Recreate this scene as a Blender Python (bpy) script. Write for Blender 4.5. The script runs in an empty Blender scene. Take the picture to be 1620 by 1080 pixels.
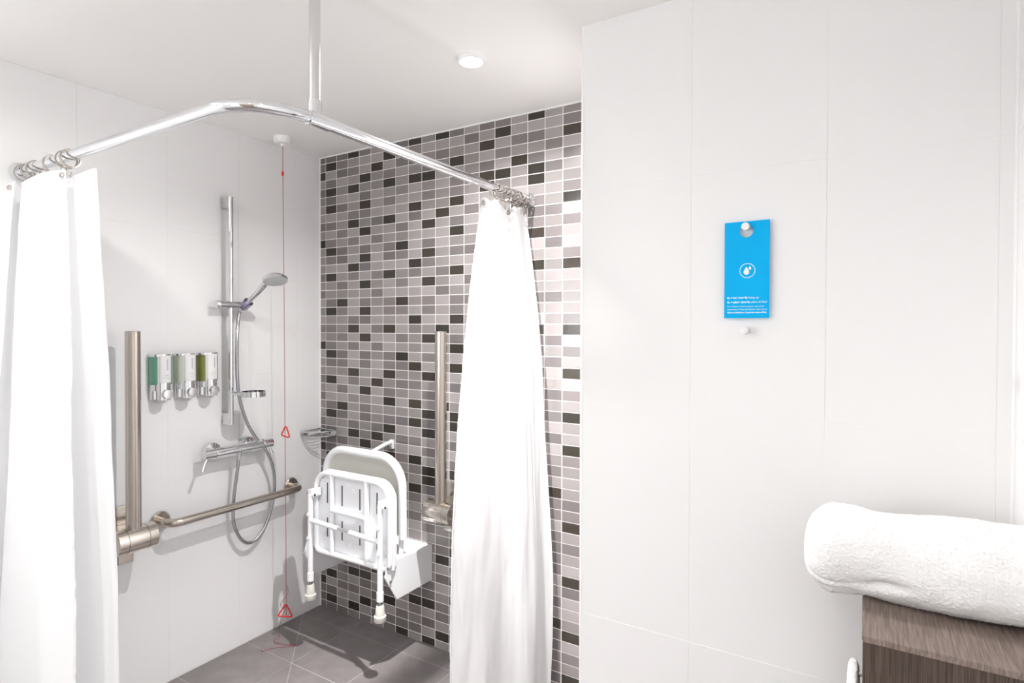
import bpy, bmesh, math, random
from mathutils import Vector, Matrix, noise

R = math.radians
PI = math.pi
rng = random.Random(11)
scene = bpy.context.scene
C = scene.collection

# ------------------------------------------------------------------ camera
cam_d = bpy.data.cameras.new('camera')
cam = bpy.data.objects.new('camera', cam_d)
C.objects.link(cam)
scene.camera = cam
cam_d.sensor_fit = 'HORIZONTAL'
cam_d.sensor_width = 36.0
cam_d.lens = 918.04 * 36.0 / 1620.0
cam_d.shift_y = (529.55 - 540.0) / 1620.0
cam_d.clip_start = 0.02
CAM = Vector((2.39345, -2.03754, 1.43505))
yaw, pit, rol = 0.54651, 0.01246, 0.0025
fw = Vector((-math.sin(yaw) * math.cos(pit), math.cos(yaw) * math.cos(pit), -math.sin(pit)))
rt = Vector((math.cos(yaw), math.sin(yaw), 0))
up = rt.cross(fw)
r2 = math.cos(rol) * rt + math.sin(rol) * up
u2 = -math.sin(rol) * rt + math.cos(rol) * up
cam.matrix_world = Matrix(((r2.x, u2.x, -fw.x, CAM.x), (r2.y, u2.y, -fw.y, CAM.y),
                           (r2.z, u2.z, -fw.z, CAM.z), (0, 0, 0, 1)))

# ------------------------------------------------------------------ world, exposure
world = bpy.data.worlds.new('world')
scene.world = world
world.use_nodes = True
world.node_tree.nodes['Background'].inputs[0].default_value = (1, 1, 1, 1)
world.node_tree.nodes['Background'].inputs[1].default_value = 0.4
scene.view_settings.view_transform = 'Standard'
scene.view_settings.look = 'None'
scene.view_settings.exposure = 0.25
scene.view_settings.gamma = 1.0
scene.view_settings.use_curve_mapping = False
scene.cycles.max_bounces = 9
scene.cycles.diffuse_bounces = 7
scene.cycles.glossy_bounces = 5
scene.cycles.transmission_bounces = 8
scene.cycles.sample_clamp_indirect = 6.0
scene.cycles.caustics_reflective = False
scene.cycles.caustics_refractive = False
# ceiling downlights; the last three are unseen, added as fill
LAMPS = [      # x, y, watts of spill, spill angle, watts of beam, beam angle, label
    (1.304, -0.503, 13.0, 152, 14.0, 74, 'small round recessed ceiling light glowing above the shower'),
    (0.75, -1.62, 6.5, 165, 0, 0, 'round recessed ceiling light in front of the shower curtain'),
    (1.95, -2.00, 0.8, 160, 0, 0, 'round recessed ceiling light in the middle of the room'),
    (0.95, -2.80, 6.0, 160, 0, 0, 'round recessed ceiling light near the mirror'),
    (1.95, -2.80, 6.0, 160, 0, 0, 'round recessed ceiling light near the door'),
]
FILL_GLOW = 66.0     # added fill tubes by the mirror, unseen on the wall behind the camera

# ------------------------------------------------------------------ room size
H = 2.30          # ceiling
XR = 2.655        # right wall
YF = -3.25        # wall behind the camera
PX, PY = 1.692, -0.50   # corner of the white partition


# ------------------------------------------------------------------ materials
def mat(name, col, rough=0.5, metal=0.0, spec=0.5, bump=0.0, bscale=200.0, var=0.0, vscale=8.0, trans=0.0,
        ior=1.45, coat=0.0, aniso=None):
    m = bpy.data.materials.new(name)
    m.use_nodes = True
    nt = m.node_tree
    b = nt.nodes['Principled BSDF']
    b.inputs['Base Color'].default_value = (*col, 1)
    b.inputs['Roughness'].default_value = rough
    b.inputs['Metallic'].default_value = metal
    b.inputs['Specular IOR Level'].default_value = spec
    b.inputs['IOR'].default_value = ior
    b.inputs['Transmission Weight'].default_value = trans
    b.inputs['Coat Weight'].default_value = coat
    tc = nt.nodes.new('ShaderNodeTexCoord')
    if var > 0:
        n = nt.nodes.new('ShaderNodeTexNoise')
        n.inputs['Scale'].default_value = vscale
        n.inputs['Detail'].default_value = 5
        nt.links.new(tc.outputs['Object'], n.inputs['Vector'])
        mr = nt.nodes.new('ShaderNodeMapRange')
        mr.inputs['From Min'].default_value = 0.3
        mr.inputs['From Max'].default_value = 0.7
        mr.inputs['To Min'].default_value = 1 - var
        mr.inputs['To Max'].default_value = 1 + var
        nt.links.new(n.outputs['Fac'], mr.inputs['Value'])
        mx = nt.nodes.new('ShaderNodeVectorMath')
        mx.operation = 'SCALE'
        mx.inputs[0].default_value = col
        nt.links.new(mr.outputs['Result'], mx.inputs['Scale'])
        nt.links.new(mx.outputs['Vector'], b.inputs['Base Color'])
    if bump > 0:
        n2 = nt.nodes.new('ShaderNodeTexNoise')
        n2.inputs['Scale'].default_value = bscale
        n2.inputs['Detail'].default_value = 4
        mp = nt.nodes.new('ShaderNodeMapping')
        if aniso:
            mp.inputs['Scale'].default_value = aniso
        nt.links.new(tc.outputs['Object'], mp.inputs['Vector'])
        nt.links.new(mp.outputs['Vector'], n2.inputs['Vector'])
        bp = nt.nodes.new('ShaderNodeBump')
        bp.inputs['Strength'].default_value = bump
        bp.inputs['Distance'].default_value = 0.002
        nt.links.new(n2.outputs['Fac'], bp.inputs['Height'])
        nt.links.new(bp.outputs['Normal'], b.inputs['Normal'])
    return m


def emat(name, col, strength):
    m = bpy.data.materials.new(name)
    m.use_nodes = True
    nt = m.node_tree
    nt.nodes.clear()
    o = nt.nodes.new('ShaderNodeOutputMaterial')
    e = nt.nodes.new('ShaderNodeEmission')
    e.inputs[0].default_value = (*col, 1)
    e.inputs[1].default_value = strength
    nt.links.new(e.outputs[0], o.inputs[0])
    return m


def cloth_mat(name, col, transl, bump, bscale):
    m = mat(name, col, rough=0.75, spec=0.25, bump=bump, bscale=bscale)
    nt = m.node_tree
    b = nt.nodes['Principled BSDF']
    t = nt.nodes.new('ShaderNodeBsdfTranslucent')
    t.inputs[0].default_value = (*col, 1)
    mx = nt.nodes.new('ShaderNodeMixShader')
    mx.inputs[0].default_value = transl
    out = nt.nodes['Material Output']
    nt.links.new(b.outputs[0], mx.inputs[1])
    nt.links.new(t.outputs[0], mx.inputs[2])
    nt.links.new(mx.outputs[0], out.inputs[0])
    return m


def wood_mat(name, dark, light, scale):
    m = bpy.data.materials.new(name)
    m.use_nodes = True
    nt = m.node_tree
    b = nt.nodes['Principled BSDF']
    b.inputs['Roughness'].default_value = 0.5
    b.inputs['Specular IOR Level'].default_value = 0.35
    tc = nt.nodes.new('ShaderNodeTexCoord')
    mp = nt.nodes.new('ShaderNodeMapping')
    mp.inputs['Scale'].default_value = scale
    nt.links.new(tc.outputs['Object'], mp.inputs['Vector'])
    n = nt.nodes.new('ShaderNodeTexNoise')
    n.inputs['Scale'].default_value = 1.0
    n.inputs['Detail'].default_value = 7
    n.inputs['Distortion'].default_value = 0.6
    nt.links.new(mp.outputs['Vector'], n.inputs['Vector'])
    cr = nt.nodes.new('ShaderNodeValToRGB')
    cr.color_ramp.elements[0].position = 0.36
    cr.color_ramp.elements[0].color = (*dark, 1)
    cr.color_ramp.elements[1].position = 0.66
    cr.color_ramp.elements[1].color = (*light, 1)
    nt.links.new(n.outputs['Fac'], cr.inputs['Fac'])
    nt.links.new(cr.outputs['Color'], b.inputs['Base Color'])
    bp = nt.nodes.new('ShaderNodeBump')
    bp.inputs['Strength'].default_value = 0.15
    bp.inputs['Distance'].default_value = 0.001
    nt.links.new(n.outputs['Fac'], bp.inputs['Height'])
    nt.links.new(bp.outputs['Normal'], b.inputs['Normal'])
    return m


M = {
    'wall_tile': mat('white glazed wall tile', (0.86, 0.858, 0.858), 0.5, spec=0.2),
    'grout_white': mat('white grout', (0.88, 0.875, 0.87), 0.8),
    'ceiling': mat('ceiling paint', (0.93, 0.915, 0.897), 0.55, spec=0.3),
    'plaster': mat('painted plaster', (0.86, 0.86, 0.855), 0.6),
    'trim': mat('white plastic trim', (0.88, 0.88, 0.88), 0.35),
    'floor_tile': mat('grey stone floor tile', (0.195, 0.174, 0.174), 0.40, spec=0.4, var=0.10, vscale=14, bump=0.12, bscale=90),
    'floor_grout': mat('floor grout', (0.42, 0.40, 0.395), 0.8),
    'mosaic_grout': mat('pale mosaic grout', (0.84, 0.81, 0.79), 0.7),
    'chrome': mat('polished chrome', (0.78, 0.79, 0.81), 0.07, metal=1.0),
    'chrome_soft': mat('satin chrome', (0.72, 0.72, 0.72), 0.22, metal=1.0),
    'nickel': mat('brushed nickel', (0.56, 0.505, 0.45), 0.24, metal=1.0, bump=0.05, bscale=60, aniso=(30, 30, 1)),
    'nickel_polished': mat('polished nickel', (0.62, 0.57, 0.51), 0.16, metal=1.0),
    'seam': mat('dark seam', (0.10, 0.09, 0.08), 0.6),
    'white_enamel': mat('white enamelled steel', (0.84, 0.845, 0.86), 0.25, coat=0.2),
    'white_plastic': mat('white plastic', (0.84, 0.85, 0.875), 0.35),
    'back_shell': mat('off-white plastic shell', (0.66, 0.65, 0.60), 0.40),
    'slot': mat('dark slot', (0.05, 0.05, 0.055), 0.7),
    'rubber': mat('cream rubber', (0.60, 0.585, 0.53), 0.6),
    'steel_dark': mat('dull steel', (0.35, 0.35, 0.36), 0.35, metal=1.0),
    'cord_red': mat('red cord', (0.36, 0.05, 0.06), 0.7),
    'handle_red': mat('red plastic', (0.72, 0.02, 0.02), 0.35),
    'hose': mat('metal shower hose', (0.50, 0.50, 0.52), 0.22, metal=1.0, bump=0.5, bscale=500),
    'hand_face': mat('grey spray face', (0.62, 0.63, 0.64), 0.4, bump=0.3, bscale=220),
    'holder': mat('smoky chrome holder', (0.40, 0.39, 0.50), 0.15, metal=1.0),
    'liquid_green': mat('sea green liquid in plastic', (0.13, 0.34, 0.23), 0.18, coat=0.4),
    'liquid_cream': mat('cream liquid in plastic', (0.62, 0.63, 0.53), 0.2, coat=0.4),
    'liquid_olive': mat('olive green liquid in plastic', (0.20, 0.22, 0.05), 0.18, coat=0.4),
    'label_white': mat('white label', (0.80, 0.80, 0.80), 0.4),
    'print_grey': mat('pale grey print', (0.50, 0.51, 0.56), 0.5),
    'sign_blue': mat('sky blue card', (0.002, 0.42, 0.83), 0.6, spec=0.15),
    'sign_white': mat('white print', (0.86, 0.88, 0.90), 0.5),
    'hook': mat('satin hook', (0.74, 0.74, 0.74), 0.4, metal=0.25),
    'curtain': cloth_mat('white shower curtain', (0.92, 0.92, 0.925), 0.38, 0.05, 45),
    'towel': mat('white terry towel', (0.88, 0.878, 0.875), 0.95, spec=0.1, bump=0.35, bscale=500),
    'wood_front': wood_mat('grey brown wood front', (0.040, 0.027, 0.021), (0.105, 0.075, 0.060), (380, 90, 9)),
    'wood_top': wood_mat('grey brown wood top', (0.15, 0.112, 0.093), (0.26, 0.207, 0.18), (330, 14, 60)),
    'ring': mat('nickel curtain ring', (0.50, 0.46, 0.42), 0.18, metal=1.0),
    'glass_lens': emat('lamp lens glow', (1.0, 0.97, 0.93), 30.0),
    'tube_glow': emat('lit tube', (0.965, 0.985, 1.0), FILL_GLOW),
    'mirror': mat('mirror glass', (0.9, 0.9, 0.9), 0.02, metal=1.0),
    'door': mat('door paint', (0.33, 0.27, 0.22), 0.5),
}
TONES = {
    'D': [mat('dark brown mosaic', c, 0.16, spec=0.5) for c in ((0.040, 0.034, 0.026), (0.047, 0.038, 0.031), (0.036, 0.031, 0.026))],
    'm': [mat('mid grey mosaic', c, 0.2, spec=0.5) for c in ((0.165, 0.147, 0.147), (0.185, 0.165, 0.165), (0.205, 0.180, 0.178))],
    'l': [mat('light grey mosaic', c, 0.2, spec=0.5) for c in ((0.285, 0.26, 0.255), (0.32, 0.295, 0.29), (0.25, 0.228, 0.222), (0.345, 0.315, 0.315))],
}


# ------------------------------------------------------------------ mesh helpers
class MB:
    """collects shapes; build() links them as ONE mesh object"""

    def __init__(self):
        self.bm = bmesh.new()

    def box(self, lo, hi, bev=0.0, seg=2):
        bm2 = bmesh.new()
        x0, y0, z0 = lo
        x1, y1, z1 = hi
        vs = [bm2.verts.new(p) for p in ((x0, y0, z0), (x1, y0, z0), (x1, y1, z0), (x0, y1, z0),
                                         (x0, y0, z1), (x1, y0, z1), (x1, y1, z1), (x0, y1, z1))]
        for f in ((0, 3, 2, 1), (4, 5, 6, 7), (0, 1, 5, 4), (1, 2, 6, 5), (2, 3, 7, 6), (3, 0, 4, 7)):
            bm2.faces.new([vs[i] for i in f])
        if bev > 0:
            bmesh.ops.bevel(bm2, geom=list(bm2.edges), offset=bev, segments=seg, affect='EDGES', profile=0.6)
        self.join(bm2)
        return self

    def join(self, bm2, mtx=None):
        if mtx is not None:
            bmesh.ops.transform(bm2, matrix=mtx, verts=bm2.verts)
        me = bpy.data.meshes.new('tmp')
        bm2.to_mesh(me)
        bm2.free()
        self.bm.from_mesh(me)
        bpy.data.meshes.remove(me)

    def tube(self, pts, rad, seg=16, closed=False, cap=True, flat=None):
        """sweep a circle (or ellipse flat=(normal_dir, ratio)) along pts"""
        pts = [Vector(p) for p in pts]
        n = len(pts)
        rads = rad if isinstance(rad, (list, tuple)) else [rad] * n
        rings = []
        prev = None
        for i, p in enumerate(pts):
            if closed:
                t = (pts[(i + 1) % n] - pts[i - 1])
            elif i == 0:
                t = pts[1] - pts[0]
            elif i == n - 1:
                t = pts[-1] - pts[-2]
            else:
                t = (pts[i + 1] - pts[i]).normalized() + (pts[i] - pts[i - 1]).normalized()
            t.normalize()
            if prev is None:
                a = Vector((0, 0, 1)) if abs(t.z) < 0.9 else Vector((1, 0, 0))
                u = a.cross(t).normalized()
            else:
                u = (prev - prev.dot(t) * t)
                if u.length < 1e-6:
                    u = Vector((1, 0, 0)).cross(t)
                u.normalize()
            prev = u
            v = t.cross(u)
            rings.append([self.bm.verts.new(p + rads[i] * (math.cos(2 * PI * k / seg) * u + math.sin(2 * PI * k / seg) * v))
                          for k in range(seg)])
        m = n if closed else n - 1
        for i in range(m):
            a, b = rings[i], rings[(i + 1) % n]
            off = 0
            if closed and i == n - 1:
                off = min(range(seg), key=lambda o: (a[0].co - b[o].co).length)
            for k in range(seg):
                self.bm.faces.new((a[k], a[(k + 1) % seg], b[(k + 1 + off) % seg], b[(k + off) % seg]))
        if cap and not closed:
            self.bm.faces.new(list(reversed(rings[0])))
            self.bm.faces.new(rings[-1])
        return self

    def lathe(self, prof, origin=(0, 0, 0), axis=(0, 0, 1), seg=32, close=True):
        """prof = [(radius, height)...] turned about axis through origin"""
        ax = Vector(axis).normalized()
        a = Vector((0, 0, 1)) if abs(ax.z) < 0.9 else Vector((1, 0, 0))
        u = a.cross(ax).normalized()
        v = ax.cross(u)
        o = Vector(origin)
        rings = []
        for r, h in prof:
            if r < 1e-6:
                rings.append([self.bm.verts.new(o + ax * h)])
            else:
                rings.append([self.bm.verts.new(o + ax * h + r * (math.cos(2 * PI * k / seg) * u + math.sin(2 * PI * k / seg) * v))
                              for k in range(seg)])
        for a_, b_ in zip(rings[:-1], rings[1:]):
            for k in range(seg):
                k2 = (k + 1) % seg
                if len(a_) == 1 and len(b_) == 1:
                    continue
                if len(a_) == 1:
                    self.bm.faces.new((a_[0], b_[k2], b_[k]))
                elif len(b_) == 1:
                    self.bm.faces.new((a_[k], a_[k2], b_[0]))
                else:
                    self.bm.faces.new((a_[k], a_[k2], b_[k2], b_[k]))
        if close:
            if len(rings[0]) > 1:
                self.bm.faces.new(list(reversed(rings[0])))
            if len(rings[-1]) > 1:
                self.bm.faces.new(rings[-1])
        return self

    def prism(self, poly, vec, bev=0.0):
        """polygon (3d points) extruded along vec"""
        bm2 = bmesh.new()
        a = [bm2.verts.new(Vector(p)) for p in poly]
        b = [bm2.verts.new(Vector(p) + Vector(vec)) for p in poly]
        n = len(a)
        bm2.faces.new(list(reversed(a)))
        bm2.faces.new(b)
        for i in range(n):
            bm2.faces.new((a[i], a[(i + 1) % n], b[(i + 1) % n], b[i]))
        bmesh.ops.recalc_face_normals(bm2, faces=bm2.faces)
        if bev > 0:
            bmesh.ops.bevel(bm2, geom=list(bm2.edges), offset=bev, segments=2, affect='EDGES')
        self.join(bm2)
        return self

    def build(self, name, material, parent=None, smooth=None, loc=None):
        bmesh.ops.recalc_face_normals(self.bm, faces=self.bm.faces)
        me = bpy.data.meshes.new(name)
        self.bm.to_mesh(me)
        self.bm.free()
        me.materials.append(material)
        if smooth is not None:
            me.polygons.foreach_set('use_smooth', [True] * len(me.polygons))
            me.set_sharp_from_angle(angle=R(smooth))
        o = bpy.data.objects.new(name, me)
        C.objects.link(o)
        if parent is not None:
            o.parent = parent
            pm = parent
            off = Vector((0, 0, 0))
            while pm is not None:
                off += pm.location
                pm = pm.parent
            o.location = -off      # meshes are built in room coordinates
        return o


def tag(o, label=None, cat=None, group=None, kind=None):
    if label:
        o['label'] = label
    if cat:
        o['category'] = cat
    if group:
        o['group'] = group
    if kind:
        o['kind'] = kind
    return o


def thing(name, loc, label, cat, group=None):
    o = bpy.data.objects.new(name, None)
    o.empty_display_size = 0.05
    C.objects.link(o)
    o.location = loc
    return tag(o, label, cat, group)


def fillet(pts, rad, seg=8, closed=False):
    """round the corners of a polyline"""
    pts = [Vector(p) for p in pts]
    n = len(pts)
    out = []
    for i, p in enumerate(pts):
        if not closed and i in (0, n - 1):
            out.append(p)
            continue
        a, b = pts[i - 1], pts[(i + 1) % n]
        r = rad[i] if isinstance(rad, (list, tuple)) else rad
        d1, d2 = (a - p).normalized(), (b - p).normalized()
        ang = d1.angle(d2)
        if r <= 0 or ang > R(178):
            out.append(p)
            continue
        t = min(r / math.tan(ang / 2), (a - p).length * 0.49, (b - p).length * 0.49)
        r_ = t * math.tan(ang / 2)
        c = p + (d1 + d2).normalized() * (r_ / math.sin(ang / 2))
        s, e = p + d1 * t - c, p + d2 * t - c
        tot = s.angle(e)
        axis = s.cross(e).normalized()
        for k in range(seg + 1):
            out.append(c + Matrix.Rotation(tot * k / seg, 3, axis) @ s)
    return out


def catmull(pts, per=8, closed=False):
    pts = [Vector(p) for p in pts]
    n = len(pts)
    out = []
    for i in range(n if closed else n - 1):
        p0 = pts[(i - 1) % n] if closed else pts[max(i - 1, 0)]
        p1 = pts[i]
        p2 = pts[(i + 1) % n] if closed else pts[i + 1]
        p3 = pts[(i + 2) % n] if closed else pts[min(i + 2, n - 1)]
        for k in range(per):
            t = k / per
            out.append(0.5 * ((2 * p1) + (p2 - p0) * t + (2 * p0 - 5 * p1 + 4 * p2 - p3) * t * t +
                              (3 * p1 - p0 - 3 * p2 + p3) * t ** 3))
    if not closed:
        out.append(pts[-1])
    return out


def struct(o):
    o['kind'] = 'structure'
    return o


def rrect(cx, cy, w, h, r, seg=6):
    """rounded rectangle outline, 2d"""
    out = []
    for sx, sy, a0 in ((1, 1, 0), (-1, 1, 90), (-1, -1, 180), (1, -1, 270)):
        for k in range(seg + 1):
            a = R(a0 + 90 * k / seg)
            out.append((cx + sx * (w / 2 - r) + r * math.cos(a), cy + sy * (h / 2 - r) + r * math.sin(a)))
    return out


# ------------------------------------------------------------------ the setting
TW = 0.31      # large tile pitch
TH = 0.607
GAP = 0.0014

# floor: slab with separate tiles, mitred along the fall to the drain
floor = struct(MB().box((-0.1, YF - 0.1, -0.08), (XR + 0.1, 0.1, -0.0014)).build('floor', M['floor_grout']))


def clip(poly, a, b, c):
    """keep a*x+b*y+c >= 0"""
    out = []
    for i in range(len(poly)):
        p, q = poly[i], poly[(i + 1) % len(poly)]
        dp, dq = a * p[0] + b * p[1] + c, a * q[0] + b * q[1] + c
        if dp >= 0:
            out.append(p)
        if dp * dq < 0:
            t = dp / (dp - dq)
            out.append((p[0] + t * (q[0] - p[0]), p[1] + t * (q[1] - p[1])))
    return out


for i in range(9):
    for j in range(-1, 11):
        x0, x1 = i * TW, min((i + 1) * TW, XR)
        y1, y0 = min(-0.11 - j * TW, 0), max(-0.11 - (j + 1) * TW, YF)
        if x1 - x0 < 0.02 or y1 - y0 < 0.02:
            continue
        g = 0.0016
        quad = [(x0 + g, y0 + g), (x1 - g, y0 + g), (x1 - g, y1 - g), (x0 + g, y1 - g)]
        polys = [quad]
        if i == j and i < 2:      # cut corner to corner where the shower floor falls to the drain
            polys = [clip(quad, 1, 1, 0.11 - g), clip(quad, -1, -1, -0.11 - g)]
        for pl in polys:
            if len(pl) > 2:
                dz = rng.uniform(-0.0004, 0.0004)
                MB().prism([(p[0], p[1], -0.007) for p in pl], (0, 0, 0.0065 + dz)).build('floor_tile', M['floor_tile'], floor)

# ceiling
ceiling = struct(MB().box((-0.1, YF - 0.1, H), (XR + 0.1, 0.1, H + 0.08)).build('ceiling', M['ceiling']))

# left wall with large tiles
wall_left = struct(MB().box((-0.1, YF - 0.1, 0), (-0.0010, 0.1, H)).build('wall_left', M['grout_white']))
zs = [0.004, 0.611, 1.218, 1.830, H - 0.003]
ys = [-0.003, -0.146] + [-0.146 - TW * k for k in range(1, 11)] + [YF]
for a, b in zip(ys[:-1], ys[1:]):
    for z0, z1 in zip(zs[:-1], zs[1:]):
        MB().box((-0.004, b + GAP / 2, z0 + GAP / 2), (rng.uniform(-0.0003, 0.0003), a - GAP / 2, z1 - GAP / 2)).build('wall_tile', M['wall_tile'], wall_left)

# white partition on the right with large tiles
part = struct(MB().box((PX + 0.0015, PY + 0.0010, 0), (XR + 0.1, 0.1, H)).build('wall_partition', M['grout_white']))
xs = [PX + 0.004, 2.004, 2.315, 2.626, XR]
for a, b in zip(xs[:-1], xs[1:]):
    for z0, z1 in zip(zs[:-1], zs[1:]):
        MB().box((a + GAP / 2, PY + rng.uniform(-0.0003, 0.0003), z0 + GAP / 2), (b - GAP / 2, PY + 0.004, z1 - GAP / 2)).build('wall_tile', M['wall_tile'], part)
for a, b in ((-0.003, -0.25), (-0.25, PY + 0.004)):
    for z0, z1 in zip(zs[:-1], zs[1:]):
        MB().box((PX, b + GAP / 2, z0 + GAP / 2), (PX + 0.0045, a - GAP / 2, z1 - GAP / 2)).build('wall_tile', M['wall_tile'], part)
struct(MB().box((PX - 0.001, PY - 0.001, 0), (PX + 0.006, PY + 0.006, H), 0.0012).build('trim_1', M['trim']))

# right wall beside the cabinet, and the unseen wall with an added door behind the camera
wall_right = struct(MB().box((XR + 0.0010, YF - 0.1, 0), (XR + 0.1, 0.1, H)).build('wall_right', M['grout_white']))
yr = [PY - 0.002] + [PY - TW * k for k in range(1, 9)] + [YF]
for a, b in zip(yr[:-1], yr[1:]):
    for z0, z1 in zip(zs[:-1], zs[1:]):
        MB().box((XR, b + GAP / 2, z0 + GAP / 2), (XR + 0.004, a - GAP / 2, z1 - GAP / 2)).build('wall_tile', M['wall_tile'], wall_right)
wall_front = struct(MB().box((-0.1, YF - 0.1, 0), (XR + 0.1, YF, H)).build('wall_front', M['plaster']))
door = struct(MB().box((1.5, YF, 0.0), (2.4, YF + 0.03, 2.05), 0.003).build('door_1', M['door']))  # added out of view to give the chrome dark reflections
MB().tube(fillet([(1.58, YF + 0.03, 1.02), (1.58, YF + 0.085, 1.02), (1.70, YF + 0.085, 1.02)], 0.02), 0.009).build('door_handle', M['chrome'], door, 40)
# silicone and edge beads
struct(MB().tube([(0.0015, -0.0015, 0), (0.0015, -0.0015, H)], 0.004, 8).build('trim_2', M['trim']))
struct(MB().tube([(XR - 0.001, PY - 0.001, 0), (XR - 0.001, PY - 0.001, H)], 0.0045, 8).build('trim_3', M['trim']))
struct(MB().box((0, -0.004, H - 0.004), (PX, 0.002, H + 0.001)).build('trim_4', M['trim']))
struct(MB().box((-0.001, YF, H - 0.003), (0.003, 0, H + 0.001)).build('trim_5', M['trim']))

# ---- the mosaic wall
wall_back = struct(MB().box((-0.1, -0.0002, 0), (PX + 0.1, 0.1, H)).build('wall_back', M['mosaic_grout']))
MX0, MW, MH = 0.04326, 0.07887, 0.0429
MTOP = 2.2651
# rows counted from the ceiling: dark tiles, then mid grey ones; the rest is light grey
DARK = {0: (2, 10, 22, 34, 50), 1: (1, 4, 6, 11, 14, 18, 23, 26, 30, 35, 49, 52), 2: (17, 29),
        3: (0, 4, 8, 13, 20, 25, 32, 48, 52), 4: (3, 6, 9, 12, 15, 18, 21, 27, 33, 48, 51), 5: (2, 26, 32),
        6: (1, 4, 8, 14, 20, 25, 28, 31, 34, 50), 7: (11, 17, 23, 40, 53),
        8: (0, 4, 7, 13, 19, 24, 28, 30, 34, 37, 49), 9: (4, 9, 12, 15, 21, 25, 29, 31, 35, 36, 39, 49, 53),
        10: (0, 8, 20, 28, 44, 52), 11: (3, 7, 10, 14, 19, 22, 24, 29, 30, 35, 43, 46, 48, 53), 12: (),
        13: (2, 5, 6), 14: (1, 5), 15: (4,), 16: (0, 5, 6), 17: (35, 47),
        18: (2, 8, 14, 20, 24, 28, 31, 38, 43, 48, 52)}
MID = {0: (0, 1, 4, 8, 14, 16, 20, 26, 28, 31, 32, 33, 38, 51, 52, 53),
       1: (0, 3, 5, 8, 10, 12, 17, 20, 22, 24, 29, 32, 33, 34, 51, 53),
       2: (0, 1, 2, 6, 9, 11, 12, 15, 18, 21, 23, 24, 27, 30, 33, 48, 50, 53),
       3: (2, 7, 10, 14, 19, 22, 26, 31, 50, 53), 4: (0, 5, 7, 11, 13, 17, 19, 23, 24, 29, 30, 32, 49, 53),
       5: (8, 10, 14, 16, 20, 22, 31, 50, 51, 52), 6: (0, 3, 6, 11, 12, 17, 18, 23, 24, 27, 30, 33, 49, 52, 53),
       7: (0, 2, 9, 12, 15, 18, 21, 24, 26, 30, 32, 34, 36, 38, 51, 52),
       8: (2, 8, 14, 20, 26, 32, 35, 38, 40, 48, 50, 52), 9: (3, 6, 11, 13, 17, 18, 23, 27, 30, 33, 37, 41, 47, 48, 51),
       10: (2, 14, 16, 43, 46, 49, 50), 11: (0, 5, 6, 9, 12, 17, 18, 21, 26, 32, 34, 42, 45, 50, 52),
       12: (1, 5, 8, 12, 15, 17), 13: (0, 4, 8, 10), 14: (0, 3, 6), 15: (2,), 16: (2, 4, 8),
       17: (3, 5, 9, 11, 12, 17, 21, 23, 26, 28, 30, 33, 36, 37, 39, 40, 41, 42, 45, 48, 49, 50, 51, 52),
       18: (1, 4, 7, 10, 13, 19, 22, 26, 32, 36, 37, 40, 44, 50)}
UNSEEN = {**{c: (36, 48) for c in range(0, 7)}, 12: (25, 99), 13: (11, 99), 14: (7, 99), 15: (8, 99), 16: (9, 99),
          19: (0, 99), 20: (0, 99), 21: (0, 99)}
SINGLE = {18: 54, 17: 54, 16: 9, 15: 8, 14: 7, 13: 11, 12: 25, 11: 54, 10: 54, 9: 24}   # rows built one by one
field = bmesh.new()
fmats = TONES['D'] + TONES['m'] + TONES['l']
tile_mesh = {}


def tile_geom(bm, x0, x1, z0, z1, mi=0):
    yb, yf, c = 0.0015, -0.0012, 0.0005
    b = [bm.verts.new(p) for p in ((x0, yb, z0), (x1, yb, z0), (x1, yb, z1), (x0, yb, z1))]
    f = [bm.verts.new(p) for p in ((x0 + c, yf, z0 + c), (x1 - c, yf, z0 + c), (x1 - c, yf, z1 - c), (x0 + c, yf, z1 - c))]
    fs = [bm.faces.new(f)]
    for k in range(4):
        fs.append(bm.faces.new((b[k], b[(k + 1) % 4], f[(k + 1) % 4], f[k])))
    for q in fs:
        q.material_index = mi


for c in range(22):
    xa = 0.003 if c == 0 else MX0 + (c - 1) * MW + 0.0015
    xb = min(MX0 + c * MW - 0.0015, PX - 0.002)
    if xb - xa < 0.005:
        continue
    for r in range(54):
        za = max(MTOP - r * MH + 0.0014, 0.0005)
        zb = min(MTOP - (r - 1) * MH - 0.0014, H - 0.005)
        lo, hi = UNSEEN.get(c, (99, 99))
        if lo <= r < hi:
            q = rng.random()
            tone = 'D' if q < 0.16 else ('m' if q < 0.5 else 'l')
        else:
            tone = 'D' if r in DARK.get(c, ()) else ('m' if r in MID.get(c, ()) else 'l')
        k = rng.randrange(len(TONES[tone]))
        if r < SINGLE.get(c, 0):
            key = (tone, k, round(xb - xa, 4), round(zb - za, 4))
            if key not in tile_mesh:
                bm = bmesh.new()
                tile_geom(bm, 0, xb - xa, 0, zb - za)
                bmesh.ops.recalc_face_normals(bm, faces=bm.faces)
                me = bpy.data.meshes.new('mosaic_tile')
                bm.to_mesh(me)
                bm.free()
                me.materials.append(TONES[tone][k])
                tile_mesh[key] = me
            o = bpy.data.objects.new('mosaic_tile', tile_mesh[key])
            C.objects.link(o)
            o.parent = wall_back
            o.location = (xa, 0, za)
        else:
            tile_geom(field, xa, xb, za, zb, fmats.index(TONES[tone][k]))
bmesh.ops.recalc_face_normals(field, faces=field.faces)
me = bpy.data.meshes.new('mosaic_tile_field')
field.to_mesh(me)
field.free()
for m_ in fmats:
    me.materials.append(m_)
o = bpy.data.objects.new('mosaic_tile_field', me)
C.objects.link(o)
o.parent = wall_back
o['kind'] = 'stuff'

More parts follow.
